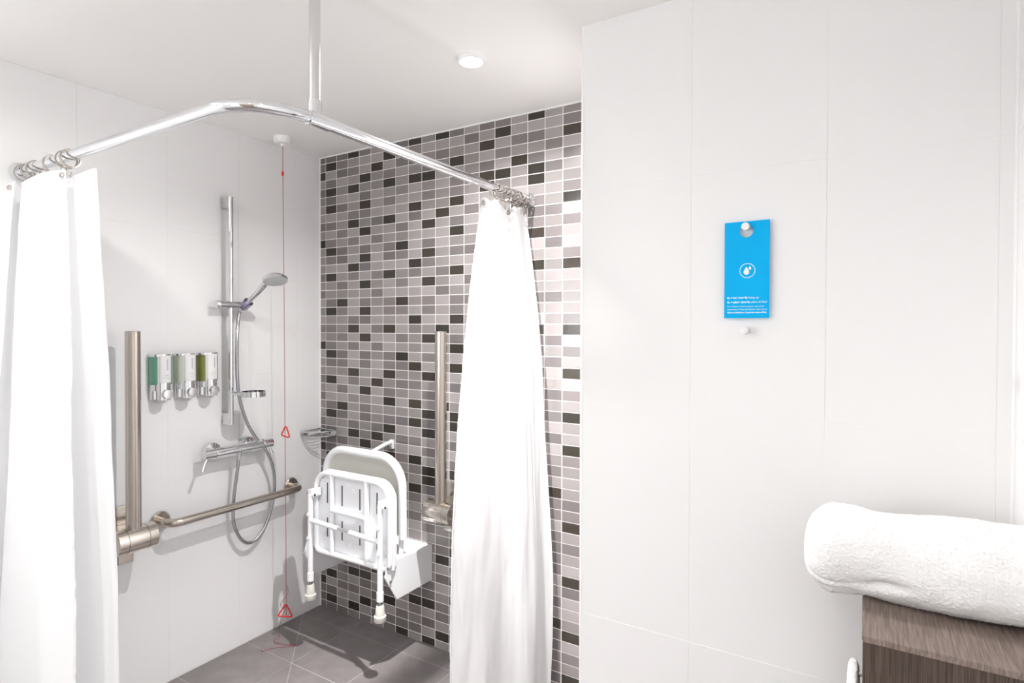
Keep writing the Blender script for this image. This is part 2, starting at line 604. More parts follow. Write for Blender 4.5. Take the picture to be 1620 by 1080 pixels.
# ------------------------------------------------------------------ ceiling downlights
for (lx, ly, watt, spread, bwatt, bspread, label) in LAMPS:
    t = thing('downlight', (lx, ly, H - 0.012), label, 'ceiling light', 'recessed ceiling lights')
    MB().lathe([(0.038, 0.0), (0.044, 0.0), (0.047, 0.004), (0.047, 0.012), (0.038, 0.012)], (lx, ly, H - 0.013), seg=40, close=False).build('trim_ring', M['trim'], t, 40)
    MB().lathe([(0.0, 0.002), (0.038, 0.002), (0.038, 0.012), (0.0, 0.012)], (lx, ly, H - 0.0135), seg=40, close=False).build('lens', M['glass_lens'], t, 40)
    for w_, sp_ in ((watt, spread), (bwatt, bspread)):      # the reflector's beam and the spill around it
        if w_ <= 0:
            continue
        ld = bpy.data.lights.new('downlight_lamp', 'AREA')
        ld.shape = 'DISK'
        ld.size = 0.03 if bwatt > 0 else 0.09
        ld.energy = w_
        ld.spread = R(sp_)
        ld.color = (1.0, 0.992, 0.985)
        lo_ = bpy.data.objects.new('downlight_lamp', ld)
        C.objects.link(lo_)
        lo_.parent = t
        lo_.location = (0, 0, -0.012)

# unseen mirror with an added fill tube on each side, on the wall behind the camera
t = thing('mirror', (0.65, YF, 1.10), 'frameless mirror on the front wall between two tube lamps', 'mirror')
MB().box((0.32, YF + 0.0008, 1.10), (0.98, YF + 0.006, 1.82), 0.001).build('glass', M['mirror'], t)
for x, nm in ((0.22, 'nearest the left wall'), (1.08, 'nearest the door')):
    t = thing('tube_lamp', (x, YF, 1.46), 'white vertical tube lamp beside the mirror, ' + nm, 'wall lamp', 'tube lamps beside the mirror')
    MB().box((x - 0.025, YF + 0.0008, 1.10), (x + 0.025, YF + 0.030, 1.82), 0.003).build('back_plate', M['trim'], t)
    MB().tube([(x, YF + 0.062, 1.13), (x, YF + 0.062, 1.79)], 0.022, 20).build('tube', M['tube_glow'], t, 50)
    for z in (1.125, 1.795):
        MB().tube([(x, YF + 0.028, z), (x, YF + 0.075, z)], 0.012, 14).build('end_holder', M['trim'], t, 50)

# ------------------------------------------------------------------ curtain rail
RZ, RX, RY, RR = 1.945, 1.235, -1.238, 0.0155
t = thing('curtain_rail', (RX, RY, RZ), 'polished chrome curtain rail bent round the corner of the shower', 'curtain rail')
arc = [(1.08 + 0.155 * math.sin(a), -1.083 - 0.155 * math.cos(a), RZ) for a in [R(90) * k / 20 for k in range(21)]]
MB().tube([(0.012, RY, RZ)] + arc, RR, 24).build('rail_bend', M['chrome'], t, 50)
MB().tube([(RX, -1.083, RZ), (RX, -0.012, RZ)], RR, 24).build('rail_straight', M['chrome'], t, 50)
MB().tube([(RX, -1.088, RZ), (RX, -1.025, RZ)], RR + 0.0028, 24).tube([(RX, -1.067, RZ), (RX, -1.067, RZ + 0.045)], 0.0165, 24).build('tee_joint', M['chrome'], t, 50)
hp = MB().tube([(RX, -1.067, RZ + 0.02), (RX, -1.067, H - 0.004)], 0.0135, 24).build('ceiling_post', M['chrome_soft'], t, 50)
MB().lathe([(0.0, 0), (0.034, 0), (0.034, 0.006), (0.018, 0.014), (0, 0.014)], (RX, -1.067, H - 0.001), (0, 0, -1)).build('ceiling_flange', M['chrome'], hp, 50)
for (o_, ax) in (((0.0005, RY, RZ), (1, 0, 0)), ((RX, -0.0012, RZ), (0, -1, 0))):
    MB().lathe([(0.0, 0), (0.030, 0), (0.030, 0.005), (0.021, 0.014), (0.021, 0.026), (0, 0.026)], o_, ax).build('wall_flange', M['chrome'], t, 50)


# ------------------------------------------------------------------ curtain rings
def ring(pos, along, tilt, label, group):
    """band ring hung over the rail; pos is on the rail axis, along is the rail direction"""
    p = Vector(pos)
    t = thing('curtain_ring', p, label, 'curtain ring', group)
    al = Matrix.Rotation(tilt, 3, 'Z') @ Vector(along)
    side = Vector((0, 0, 1)).cross(al).normalized()
    rad = 0.0265
    c = p + Vector((0, 0, RR + 0.003 - rad))
    m = MB()
    n = 36
    prof = ((-0.0055, -0.0016), (0.0055, -0.0016), (0.0055, 0.0016), (-0.0055, 0.0016))
    rows = []
    for k in range(n):
        a = 2 * PI * k / n
        d = math.cos(a) * side + math.sin(a) * Vector((0, 0, 1))
        rows.append([m.bm.verts.new(c + d * (rad + q[1]) + al * q[0] * (0.7 + 0.3 * math.sin(-a))) for q in prof])
    for k in range(n):
        for q in range(4):
            m.bm.faces.new((rows[k][q], rows[k][(q + 1) % 4], rows[(k + 1) % n][(q + 1) % 4], rows[(k + 1) % n][q]))
    m.build('band', M['ring'], t, 40)
    b = c + Vector((0, 0, -rad))
    hk = [b, b + Vector((0, 0, -0.012)), b + al * 0.006 + Vector((0, 0, -0.022)), b + al * 0.002 + Vector((0, 0, -0.030)), b - al * 0.005 + Vector((0, 0, -0.024))]
    MB().tube(catmull(hk, 5), 0.0017, 8).build('hook', M['ring'], t, 60)
    return t


lx = [0.035, 0.085, 0.125, 0.245, 0.335, 0.362]
names = ['nearest the white wall', 'second from the white wall', 'third from the white wall', 'fourth from the white wall, standing alone', 'fifth from the white wall', 'sixth and last from the white wall']
for x, nm in zip(lx, names):
    ring((x, RY, RZ), (1, 0, 0), rng.uniform(-0.3, 0.3), 'shiny nickel ring of the left shower curtain, ' + nm, 'curtain rings of the left curtain')
ry = [-0.245, -0.218, -0.185, -0.155, -0.125, -0.098, -0.070, -0.045]
names = ['first from the open end of the rail', 'second from the open end', 'third from the open end', 'fourth from the open end', 'fifth from the open end', 'sixth from the open end', 'seventh from the open end', 'last, nearest the mosaic wall']
for y, nm in zip(ry, names):
    ring((RX, y, RZ), (0, 1, 0), rng.uniform(-0.35, 0.35), 'pale nickel ring of the right shower curtain, ' + nm, 'curtain rings of the right curtain')


# ------------------------------------------------------------------ curtains
def curtain(name, topc, botc, ztop, zbot, ease, label, wob, per=14, nv=110, seam=None):
    tp, bt = catmull(topc, per), catmull(botc, per)
    m = MB()
    grid = []
    for j in range(nv + 1):
        v = j / nv
        e = 1 - (1 - v) ** ease
        row = []
        for i in range(len(tp)):
            p = tp[i].lerp(bt[i], e)
            s = i / (len(tp) - 1)
            q = Vector((s * 9.0, v * 3.2, wob))
            amp = 0.010 * min(1.0, v * 3)
            n1 = noise.noise(q) * amp + noise.noise(q * 3.1) * amp * 0.32
            n2 = noise.noise(q + Vector((7, 3, 1))) * amp + noise.noise(Vector((s * 40, v * 14, wob + 5))) * 0.0022
            if s < 0.03:
                n2 += noise.noise(Vector((s * 90, v * 90, wob))) * 0.003
            zt = ztop + 0.006 * math.sin(s * 31) * 1.0
            row.append(m.bm.verts.new((p.x + n1, p.y + n2, zt + (zbot - ztop) * v)))
        grid.append(row)
    for j in range(nv):
        for i in range(len(tp) - 1):
            m.bm.faces.new((grid[j][i], grid[j][i + 1], grid[j + 1][i + 1], grid[j + 1][i]))
    t = thing(name, (tp[len(tp) // 2].x, tp[len(tp) // 2].y, zbot), label, 'curtain')
    hem = [grid[j][0].co.copy() for j in range(nv + 1)]
    top = [g.co.copy() for g in grid[0]]
    m.build('cloth', M['curtain'], t, 180)
    return t, hem, top


topL = [(.385, -1.258), (.27, -1.276), (.15, -1.280), (.085, -1.258), (.14, -1.240), (.28, -1.228), (.440, -1.220), (.458, -1.208), (.40, -1.202), (.25, -1.212), (.1, -1.225), (.030, -1.245), (.022, -1.272), (.055, -1.290), (.120, -1.292)]
botL = [(.540, -1.300), (.40, -1.335), (.18, -1.345), (.060, -1.318), (.16, -1.275), (.38, -1.232), (.520, -1.215), (.535, -1.190), (.45, -1.170), (.3, -1.190), (.1, -1.225), (.024, -1.255), (.016, -1.285), (.026, -1.330), (.090, -1.372)]
pad = lambda pts: [(p[0], p[1], 0) for p in pts]
cl, hemL, topl = curtain('shower_curtain', pad(topL), pad(botL), 1.893, 0.04, 1.6, 'white shower curtain gathered at the left wall, in front of the grab rail', 3.3)
MB().tube([p + Vector((-0.004, -0.002, 0)) for p in hemL], 0.0028, 8).build('hem', M['curtain'], cl, 60)


def sd(s, d):
    return (.82 * s + .57 * d, .57 * s - .82 * d, 0)


topR, botR = [], []
prof = [(0.00, -0.004), (0.12, .022), (0.30, .026), (0.46, -.008), (0.56, -.012), (0.68, .020), (0.80, .016), (0.88, -.014), (1.0, -.004)]
for s, d in prof:
    ts, bs = .822 + (1.000 - .822) * s, .712 + (1.098 - .712) * s
    td, bd = .979 + (.735 - .979) * s, 1.005 + (.822 - 1.005) * s
    topR.append(sd(ts, td + d * 1.0))
    botR.append(sd(bs, bd + d * 1.3))
cr_, hemR, topr = curtain('shower_curtain', topR, botR, 1.892, 0.04, 2.4, 'white shower curtain gathered against the mosaic wall beside the white partition', 9.1)
MB().tube([p + Vector((0.002, -0.002, 0)) for p in hemR], 0.0026, 8).build('hem', M['curtain'], cr_, 60)


def eyelet(p, nrm, parent):
    MB().lathe([(0.0045, -0.0015), (0.0045, 0.002), (0.009, 0.002), (0.009, -0.0015), (0.0045, -0.0015)], p, nrm, 20, close=False).build('eyelet', M['ring'], parent, 40)


vn = Vector((.57, -.82, .1))
for i in (int(len(topr) * 0.05), int(len(topr) * 0.5)):
    eyelet(topr[i] + vn * 0.004 + Vector((0, 0, -0.022)), vn, cr_)
for i in (2, len(topl) - 8):
    eyelet(topl[i] + Vector((0, 0, -0.016)) + Vector((.6, -.8, 0)) * 0.005, (.6, -.8, 0.1), cl)

# ------------------------------------------------------------------ emergency pull cord
cx, cy = 0.118, -0.313
t = thing('pull_cord', (cx, cy, H), 'red emergency pull cord hanging from a white ceiling switch by the corner', 'pull cord')
MB().lathe([(0.0, 0), (0.040, 0), (0.040, 0.022), (0.034, 0.030), (0.010, 0.032), (0.007, 0.040), (0, 0.040)], (cx, cy, H - 0.0005), (0, 0, -1), 36).build('ceiling_switch', M['trim'], t, 40)
MB().tube([(cx, cy, H - 0.03), (cx + .001, cy + .006, 1.4), (cx + .003, cy + .012, 0.10)], 0.0013, 8).build('cord', M['cord_red'], t, 60)
MB().lathe([(0.0, 0.012), (0.004, 0.010), (0.0055, 0.0), (0.004, -0.010), (0, -0.012)], (cx, cy, 2.135), seg=16, close=False).build('cord_bead', M['handle_red'], t, 60)


def triangle(pts, name):
    MB().tube(fillet(pts, 0.005, 5, closed=True), 0.0032, 10, closed=True).build(name, M['handle_red'], t, 60)


# handles hang a little turned, so one sees them as narrow triangles
cy = cy + 0.011
triangle([(cx + .003, cy, 0.985), (cx + .022, cy + .008, 0.926), (cx - .016, cy - .010, 0.938)], 'pull_triangle')
triangle([(cx + .002, cy - .001, 0.160), (cx + .030, cy + .014, 0.098), (cx - .026, cy - .024, 0.104)], 'pull_triangle')
loose = [(cx + .002, cy, .25), (cx + .012, cy + .004, .215), (cx - .002, cy - .004, .185), (cx - .020, cy - .014, .155), (cx - .008, cy - .006, .135), (cx + .002, cy, .150), (cx - .010, cy - .012, .10), (cx - .02, cy - .02, .05),
         (cx - .025, cy - .02, .003), (cx - .02, cy - .05, .003), (cx + .03, cy - .05, .003), (cx + .10, cy - .02, .003), (cx + .07, cy - .05, .003), (cx + .03, cy - .09, .003), (cx + .01, cy - .13, .003), (cx - .01, cy - .12, .003)]
MB().tube(catmull(loose, 6), 0.0010, 6).build('loose_cord_end', M['cord_red'], t, 60)

# ------------------------------------------------------------------ shower riser rail with hand shower
rx, ryy = 0.05, -0.525
t = thing('shower_riser', (0, ryy, 1.0), 'chrome shower riser rail with sliding holder and soap dish', 'shower rail')
MB().tube([(rx, ryy, 1.013), (rx, ryy, 1.995)], 0.0105, 20).build('rail', M['chrome'], t, 50)
for z0, z1 in ((1.948, 1.998), (1.010, 1.062)):
    MB().box((0.0005, ryy - 0.012, z0), (rx + 0.004, ryy + 0.010, z1), 0.004).build('rail_bracket', M['chrome_soft'], t, 30)
sl = MB().tube([(rx, ryy - 0.052, 1.531), (rx, ryy + 0.045, 1.531)], 0.0165, 24).build('slider', M['chrome'], t, 40)
MB().lathe([(0, 0), (0.0175, 0), (0.0175, 0.014), (0.015, 0.018), (0, 0.018)], (rx, ryy - 0.050, 1.531), (0, -1, 0)).build('slider_knob', M['chrome_soft'], sl, 40)
hd = Vector((0.80, 0.10, 0.59)).normalized()
hp0 = Vector((rx + 0.012, ryy + 0.055, 1.525))
MB().tube([hp0 - hd * 0.008, hp0 + hd * 0.034], [0.0185, 0.021], 20).build('handset_holder', M['holder'], sl, 40)
# soap dish clipped to the rail
dc = Vector((0.150, -0.487, 1.137))
dish = MB()
dish.lathe([(0.050, 0.0), (0.050, 0.022), (0.047, 0.022), (0.047, 0.003), (0.0, 0.003), (0.0, 0.0)], dc, seg=40, close=False)
dish.tube([(rx, ryy, 1.148), (0.108, -0.505, 1.148)], 0.008, 12)
dish.build('soap_dish', M['chrome'], t, 40)

t = thing('hand_shower', hp0, 'chrome hand shower with round head resting in the holder, its hose looping down', 'shower head')
he = hp0 + hd * 0.135
hs = [hp0 - hd * 0.035, hp0, hp0 + hd * 0.06, hp0 + hd * 0.11, he + Vector((0.022, 0.003, 0.020)), he + Vector((0.050, 0.006, 0.032))]
MB().tube(catmull(hs, 5), [0.0095 + 0.0045 * (k / 25) for k in range(26)], 18).build('handle', M['chrome'], t, 60)
hc = he + Vector((0.075, 0.008, 0.033))
fn = Vector((0.34, -0.14, -0.93)).normalized()
MB().lathe([(0.0, -0.020), (0.020, -0.019), (0.042, -0.012), (0.052, 0.0), (0.052, 0.008), (0.0485, 0.0085)], hc, fn, 40, close=False).build('head', M['chrome'], t, 50)
MB().lathe([(0.0, 0.010), (0.044, 0.010), (0.0490, 0.0078), (0.0490, 0.004)], hc, fn, 40, close=False).build('spray_face', M['hand_face'], t, 50)
hose = [hp0 - hd * 0.03, (0.050, -0.490, 1.47), (0.072, -0.510, 1.40), (0.072, -0.512, 1.30), (0.072, -0.505, 1.15), (0.070, -0.470, 1.03), (0.060, -0.415, 0.94), (0.055, -0.358, 0.87), (0.050, -0.318, 0.78), (0.043, -0.305, 0.69),
        (0.040, -0.318, 0.60), (0.040, -0.355, 0.515), (0.040, -0.410, 0.468), (0.040, -0.460, 0.480), (0.040, -0.500, 0.545), (0.040, -0.512, 0.63), (0.044, -0.505, 0.73), (0.052, -0.498, 0.81), (0.056, -0.495, 0.868)]
MB().tube(catmull(hose, 8), 0.0072, 12).build('hose', M['hose'], t, 60)

# ------------------------------------------------------------------ bar mixer
mz, mx = 0.905, 0.062
t = thing('shower_mixer', (0, -0.5, mz), 'chrome bar shower mixer with two lever handles below the riser rail', 'shower mixer')
MB().tube([(mx, -0.605, mz), (mx, -0.385, mz)], 0.0185, 28).build('body', M['chrome'], t, 40)
for y in (-0.590, -0.425):
    MB().lathe([(0, 0), (0.038, 0), (0.038, 0.016), (0.035, 0.022), (0.016, 0.025), (0.016, 0.05), (0, 0.05)], (0.0005, y, mz), (1, 0, 0)).build('wall_rose', M['chrome'], t, 40)
for s, ya, yb, lv in ((-1, -0.605, -0.655, (-0.006, 0.012)), (1, -0.385, -0.335, (0.006, 0.004))):
    h = MB().tube([(mx, ya, mz), (mx, ya + s * 0.006, mz), (mx, ya + s * 0.006, mz), (mx, yb, mz)], [0.0165, 0.0165, 0.021, 0.020], 28).build('handle', M['chrome_soft'] if s < 0 else M['chrome'], t, 40)
    yl = yb - s * 0.014
    MB().tube([(mx + 0.004, yl, mz - 0.014), (mx + 0.012, yl - 0.018, mz - 0.040), (mx + 0.018, yl - 0.030, mz - 0.064)] if s < 0 else
              [(mx + 0.004, yl, mz - 0.016), (mx + 0.009, yl + 0.004, mz - 0.034), (mx + 0.013, yl + 0.007, mz - 0.050)], [0.0045, 0.0055, 0.0075], 12).build('lever', M['chrome_soft'], h, 40)
MB().tube([(mx - 0.004, -0.495, mz - 0.014), (mx - 0.005, -0.495, mz - 0.034), (mx - 0.006, -0.495, mz - 0.050)], [0.0115, 0.0115, 0.0085], 16).build('hose_outlet', M['chrome'], t, 40)

# ------------------------------------------------------------------ three soap dispensers
def dispenser(y, liquid, label):
    z0 = 1.150
    t = thing('soap_dispenser', (0, y, z0), label, 'dispenser', 'soap dispensers on the white wall')
    w = 0.078

    def dshape(w_, dep, n=12):     # flat back, rounded front, seen from above
        out = [(0.0, -w_ / 2), (dep * 0.45, -w_ / 2)]
        for k in range(1, n):
            a = PI * k / n
            out.append((dep * 0.45 + dep * 0.55 * math.sin(a), -w_ / 2 * math.cos(a)))
        out += [(dep * 0.45, w_ / 2), (0.0, w_ / 2)]
        return out

    def slab(shape, za, zb, x_off=0.0):
        return MB().prism([(p[0] + x_off, y + p[1], za) for p in shape], (0, 0, zb - za))

    slab(dshape(w * 0.94, 0.030), z0, z0 + 0.06, 0.0005).build('back_plate', M['chrome_soft'], t, 30)
    slab(dshape(w, 0.050), z0 + 0.058, z0 + 0.168, 0.0005).build('tank', M[liquid], t, 30)
    slab(dshape(w * 0.90, 0.044), z0 + 0.034, z0 + 0.058, 0.0005).build('tank_base', M['chrome'], t, 30)
    slab(dshape(w + 0.003, 0.053), z0 + 0.168, z0 + 0.177, 0.0005).build('lid', M['chrome'], t, 30)
    # front cover: a curved white label over a chrome pump
    def cover(za, zb, mid, mname, pn, wide=0.046, x_off=0.040, dep=0.020):
        shp = []
        n = 10
        for k in range(n + 1):
            a = PI * k / n
            shp.append((x_off + 0.008 + dep * 0.6 * math.sin(a), -wide / 2 * math.cos(a)))
        shp = [(x_off, -wide / 2)] + shp + [(x_off, wide / 2)]
        return MB().prism([(p[0], y + p[1], za) for p in shp], (0, 0, zb - za)).build(pn, M[mname], t, 30)
    lab = cover(z0 + 0.066, z0 + 0.172, None, 'label_white', 'label_plate')
    MB().box((0.0602, y - 0.008, z0 + 0.094), (0.0606, y + 0.010, z0 + 0.0955)).box((0.0602, y - 0.010, z0 + 0.084), (0.0606, y + 0.012, z0 + 0.0852)).box((0.0602, y + 0.002, z0 + 0.115), (0.0606, y + 0.006, z0 + 0.158)).build('print', M['print_grey'], lab)
    cover(z0 - 0.002, z0 + 0.0655, None, 'chrome', 'pump_cover')
    MB().lathe([(0, 0), (0.0195, 0), (0.0195, 0.010), (0.017, 0.015), (0.0, 0.0165)], (0.056, y + 0.002, z0 + 0.020), (1, 0, 0.1), 32).build('push_button', M['chrome_soft'], t, 40)
    MB().box((0.0405, y - 0.0255, z0 - 0.002), (0.047, y - 0.0228, z0 + 0.172)).build('edge_strip', M['label_white'], t)
    return t


dispenser(-0.802, 'liquid_green', 'soap dispenser with sea green liquid, leftmost of three on the white wall')
dispenser(-0.704, 'liquid_cream', 'soap dispenser with cream liquid, middle of three on the white wall')
dispenser(-0.610, 'liquid_olive', 'soap dispenser with olive green liquid, rightmost of three beside the riser rail')

# ------------------------------------------------------------------ grab bar on the left wall
t = thing('grab_bar', (0, -0.49, 0.663), 'brushed nickel horizontal grab bar below the shower mixer', 'grab bar')
MB().tube(fillet([(0.004, -0.800, 0.663), (0.085, -0.800, 0.663), (0.085, -0.185, 0.663), (0.004, -0.185, 0.663)], 0.045, 10), 0.0165, 24).build('bar', M['nickel'], t, 60)
for y in (-0.800, -0.185):
    MB().lathe([(0, 0), (0.036, 0), (0.038, 0.003), (0.038, 0.009), (0.034, 0.013), (0, 0.013)], (0.0005, y, 0.663), (1, 0, 0), 36).build('wall_flange', M['nickel_polished'], t, 40)


# ------------------------------------------------------------------ fold-up grab rails (raised)
def fold_rail(origin, along, out, label, hub_r=0.047, pole_h=0.80):
    """origin: on the wall at hub height; along: hinge axis; out: away from the wall"""
    o_, al, ou, zz = Vector(origin), Vector(along), Vector(out), Vector((0, 0, 1))
    t = thing('folding_grab_rail', o_, label, 'grab rail', 'folding grab rails')

    def bx(a0, a1, b0, b1, c0, c1, bev=0.002):
        p = o_ + al * a0 + ou * b0 + zz * c0
        q = o_ + al * a1 + ou * b1 + zz * c1
        lo = [min(p[i], q[i]) for i in range(3)]
        hi = [max(p[i], q[i]) for i in range(3)]
        return MB().box(lo, hi, bev)

    bx(-0.058, 0.042, 0.0005, 0.012, -0.115, 0.105).build('wall_plate', M['nickel_polished'], t)
    bx(-0.012, -0.010, 0.012, 0.0128, -0.113, -0.03, 0).build('plate_seam', M['seam'], t)
    bx(-0.040, 0.040, 0.012, 0.075, -0.036, 0.036, 0.004).build('bracket', M['nickel_polished'], t)
    c = o_ + ou * 0.105
    L = 0.068
    h = MB().tube([c - al * L, c - al * (L - 0.0015), c + al * (L - 0.0015), c + al * L], [hub_r - 0.0015, hub_r, hub_r, hub_r - 0.0015], 40).build('hinge_hub', M['nickel_polished'], t, 30)
    for a in (-0.034, 0.036):
        MB().lathe([(hub_r - 0.001, -0.0008), (hub_r + 0.0004, -0.0008), (hub_r + 0.0004, 0.0008), (hub_r - 0.001, 0.0008)], c + al * a, al, 40, close=False).build('hub_joint', M['seam'], h, 40)
    pb = c + zz * (hub_r * 0.6)
    MB().tube([pb, c + zz * (pole_h - 0.003), c + zz * pole_h], [0.025, 0.025, 0.022], 32).build('pole', M['nickel'], t, 40)
    return t


fold_rail((0, -0.945, 0.655), (0, 1, 0), (1, 0, 0), 'raised brushed nickel folding grab rail on the white wall beside the left curtain', pole_h=0.765)
fold_rail((0.868, -0.0012, 0.655), (1, 0, 0), (0, -1, 0), 'raised brushed nickel folding grab rail on the mosaic wall beside the right curtain', pole_h=0.765)

# ------------------------------------------------------------------ corner wire basket
bz = 0.905
t = thing('corner_basket', (0, 0, bz), 'small chrome wire soap basket in the corner above the folding shower chair', 'wire basket')
arcp = lambda r_, z: [(0.004 + r_ * math.cos(a), -0.004 - r_ * math.sin(a), z) for a in [R(4 + 82 * k / 16) for k in range(17)]]
MB().tube([(0.006, -0.006, bz + .012)] + arcp(0.125, bz + .012) + [(0.006, -0.006, bz + .012)], 0.0028, 8).build('top_rim', M['chrome'], t, 60)
MB().tube([(0.010, -0.010, bz - .014)] + arcp(0.116, bz - .014) + [(0.010, -0.010, bz - .014)], 0.0025, 8).build('base_rim', M['chrome'], t, 60)
for k in range(7):
    q = 0.018 + 0.0145 * k
    e = math.sqrt(max(0.116 ** 2 - q * q, 0))
    MB().tube([(q + 0.004, -0.008, bz - .014), (q + 0.004, -e - 0.003, bz - .014)], 0.0015, 6).build('wire', M['chrome'], t, 60)
for k in range(6):
    a = R(8 + 74 * k / 5)
    MB().tube([(0.004 + .125 * math.cos(a), -0.004 - .125 * math.sin(a), bz + .012), (0.004 + .116 * math.cos(a), -0.004 - .116 * math.sin(a), bz - .014)], 0.0018, 6).build('upright', M['chrome'], t, 60)
MB().box((0.0005, -0.122, bz - .012), (0.008, -0.086, bz + .014), 0.002).build('wall_clip', M['chrome'], t)
MB().box((0.086, -0.008, bz - .012), (0.122, -0.0012, bz + .014), 0.002).build('wall_clip', M['chrome'], t)

# ------------------------------------------------------------------ fold-up shower seat
t = thing('folding_shower_chair', (0.50, 0, 0.38), 'white folding shower chair with its seat raised against the mosaic wall', 'shower chair')
# wall bracket: sloping top plate between two cheeks
chk = lambda x: [(x, -0.0015, 0.455), (x, -0.0015, 0.300), (x, -0.233, 0.302), (x, -0.305, 0.418), (x, -0.285, 0.468), (x, -0.25, 0.474)]
wb = MB().box((0.245, -0.240, 0.452), (0.737, -0.0015, 0.460), 0.002).build('bracket_top', M['white_enamel'], t)
MB().prism(chk(0.733), (0.005, 0, 0), 0.0015).build('cheek', M['white_enamel'], t)
MB().prism(chk(0.243), (0.005, 0, 0), 0.0015).build('cheek', M['white_enamel'], t)
MB().box((0.245, -0.006, 0.300), (0.737, -0.0015, 0.456)).build('wall_plate', M['white_enamel'], t)
MB().tube([(0.250, -0.270, 0.440), (0.735, -0.270, 0.440)], 0.007, 12).build('hinge_rod', M['steel_dark'], t, 50)
for z, y in ((0.452, -0.288), (0.392, -0.272), (0.462, -0.245)):
    MB().lathe([(0, 0), (0.006, 0), (0.006, 0.004), (0.003, 0.007), (0, 0.007)], (0.738, y, z), (1, 0, 0), 12).build('bolt', M['steel_dark'], t, 40)

# backrest: thick hoop with an off-white shell, on two uprights
by = -0.165
hoop = fillet([(0.245, by, 0.56), (0.232, by, 0.872), (0.705, by, 0.872), (0.710, by, 0.53)], [0, 0.115, 0.125, 0], 12)
bk = MB().tube(hoop, 0.0185, 20).build('backrest_hoop', M['white_enamel'], t, 60)
inner = fillet([(0.258, by, 0.55), (0.247, by, 0.857), (0.690, by, 0.857), (0.697, by, 0.55)], [0, 0.105, 0.115, 0], 12)
sh = MB()
cpt = Vector((0.472, by + 0.030, 0.68))
ringsV = []
for f_, dy in ((1.0, 0.0), (0.94, 0.004), (0.86, 0.018), (0.72, 0.026), (0.4, 0.028), (0.0, 0.028)):
    if f_ == 0.0:
        ringsV.append([sh.bm.verts.new(Vector((cpt.x, by + dy, cpt.z)))])
    else:
        ringsV.append([sh.bm.verts.new(Vector((cpt.x + (p.x - cpt.x) * f_, by + dy, cpt.z + (p.z - cpt.z) * f_))) for p in inner])
for a, b in zip(ringsV[:-1], ringsV[1:]):
    n = len(a)
    for k in range(n):
        if len(b) == 1:
            sh.bm.faces.new((a[k], a[(k + 1) % n], b[0]))
        else:
            sh.bm.faces.new((a[k], a[(k + 1) % n], b[(k + 1) % n], b[k]))
sh.build('backrest_shell', M['back_shell'], t, 60)
for x, zt in ((0.700, 0.62), (0.256, 0.60)):
    up_ = MB().tube([(x, by, zt), (x, by, 0.458)], 0.0105, 16).build('upright', M['white_enamel'], t, 50)
MB().tube([(0.500, -0.006, 0.898), (0.500, -0.05, 0.894), (0.505, by + 0.012, 0.872)], 0.0095, 16).build('wall_stay', M['white_enamel'], t, 50)
MB().box((0.489, -0.014, 0.866), (0.511, -0.0015, 0.908), 0.002).build('stay_bracket', M['white_enamel'], t)
MB().lathe([(0, 0), (0.004, 0), (0.004, 0.004), (0, 0.005)], (0.500, -0.014, 0.874), (0, -1, 0), 12).build('stay_screw', M['steel_dark'], t)

# seat panel, folded up: its underside faces the room
sy = -0.268          # panel plane
x0, x1, z0, z1 = 0.285, 0.752, 0.425, 0.803
pan = MB()
outl = []
for p in fillet([(x0, 0, z0), (x1, 0, z0), (x1, 0, z1), (x0, 0, z1)], [0.03, 0.03, 0.085, 0.085], 10, closed=True):
    outl.append((p.x, sy, p.z))
pan.prism(outl, (0, 0.022, 0), 0.003)
seat = pan.build('seat_panel', M['white_plastic'], t, 35)
for gx in (0.360, 0.452, 0.560, 0.660):
    for ga, gb in ((0.655, 0.745), (0.505, 0.590)):
        MB().box((gx - 0.0035, sy - 0.0006, ga), (gx + 0.0035, sy + 0.001, gb)).build('drain_slot', M['slot'], seat)
for gx, gz in ((0.335, 0.755), (0.52, 0.73), (0.345, 0.52), (0.50, 0.50), (0.70, 0.76), (0.70, 0.49)):
    MB().lathe([(0, 0), (0.011, 0), (0.009, 0.006), (0, 0.007)], (gx, sy, gz), (0, -1, 0), 16).build('foot_stud', M['white_plastic'], seat, 40)
fy = sy - 0.010
fr = fillet([(x0 + .012, fy, z0 + .014), (x1 - .012, fy, z0 + .014), (x1 - .012, fy, z1 - .012), (x0 + .012, fy, z1 - .012)], [0.03, 0.03, 0.078, 0.078], 10, closed=True)
MB().tube(fr, 0.0115, 16, closed=True).build('seat_frame', M['white_enamel'], t, 60)
for gx in (0.400, 0.610):
    MB().tube([(gx, fy, z0 + .02), (gx, fy, z1 - .014)], 0.0115, 16).build('frame_bar', M['white_enamel'], t, 60)
MB().tube([(0.405, fy - 0.004, 0.634), (0.508, fy - 0.010, 0.637), (0.606, fy - 0.004, 0.634)], 0.0115, 16).build('frame_bar', M['white_enamel'], t, 60)

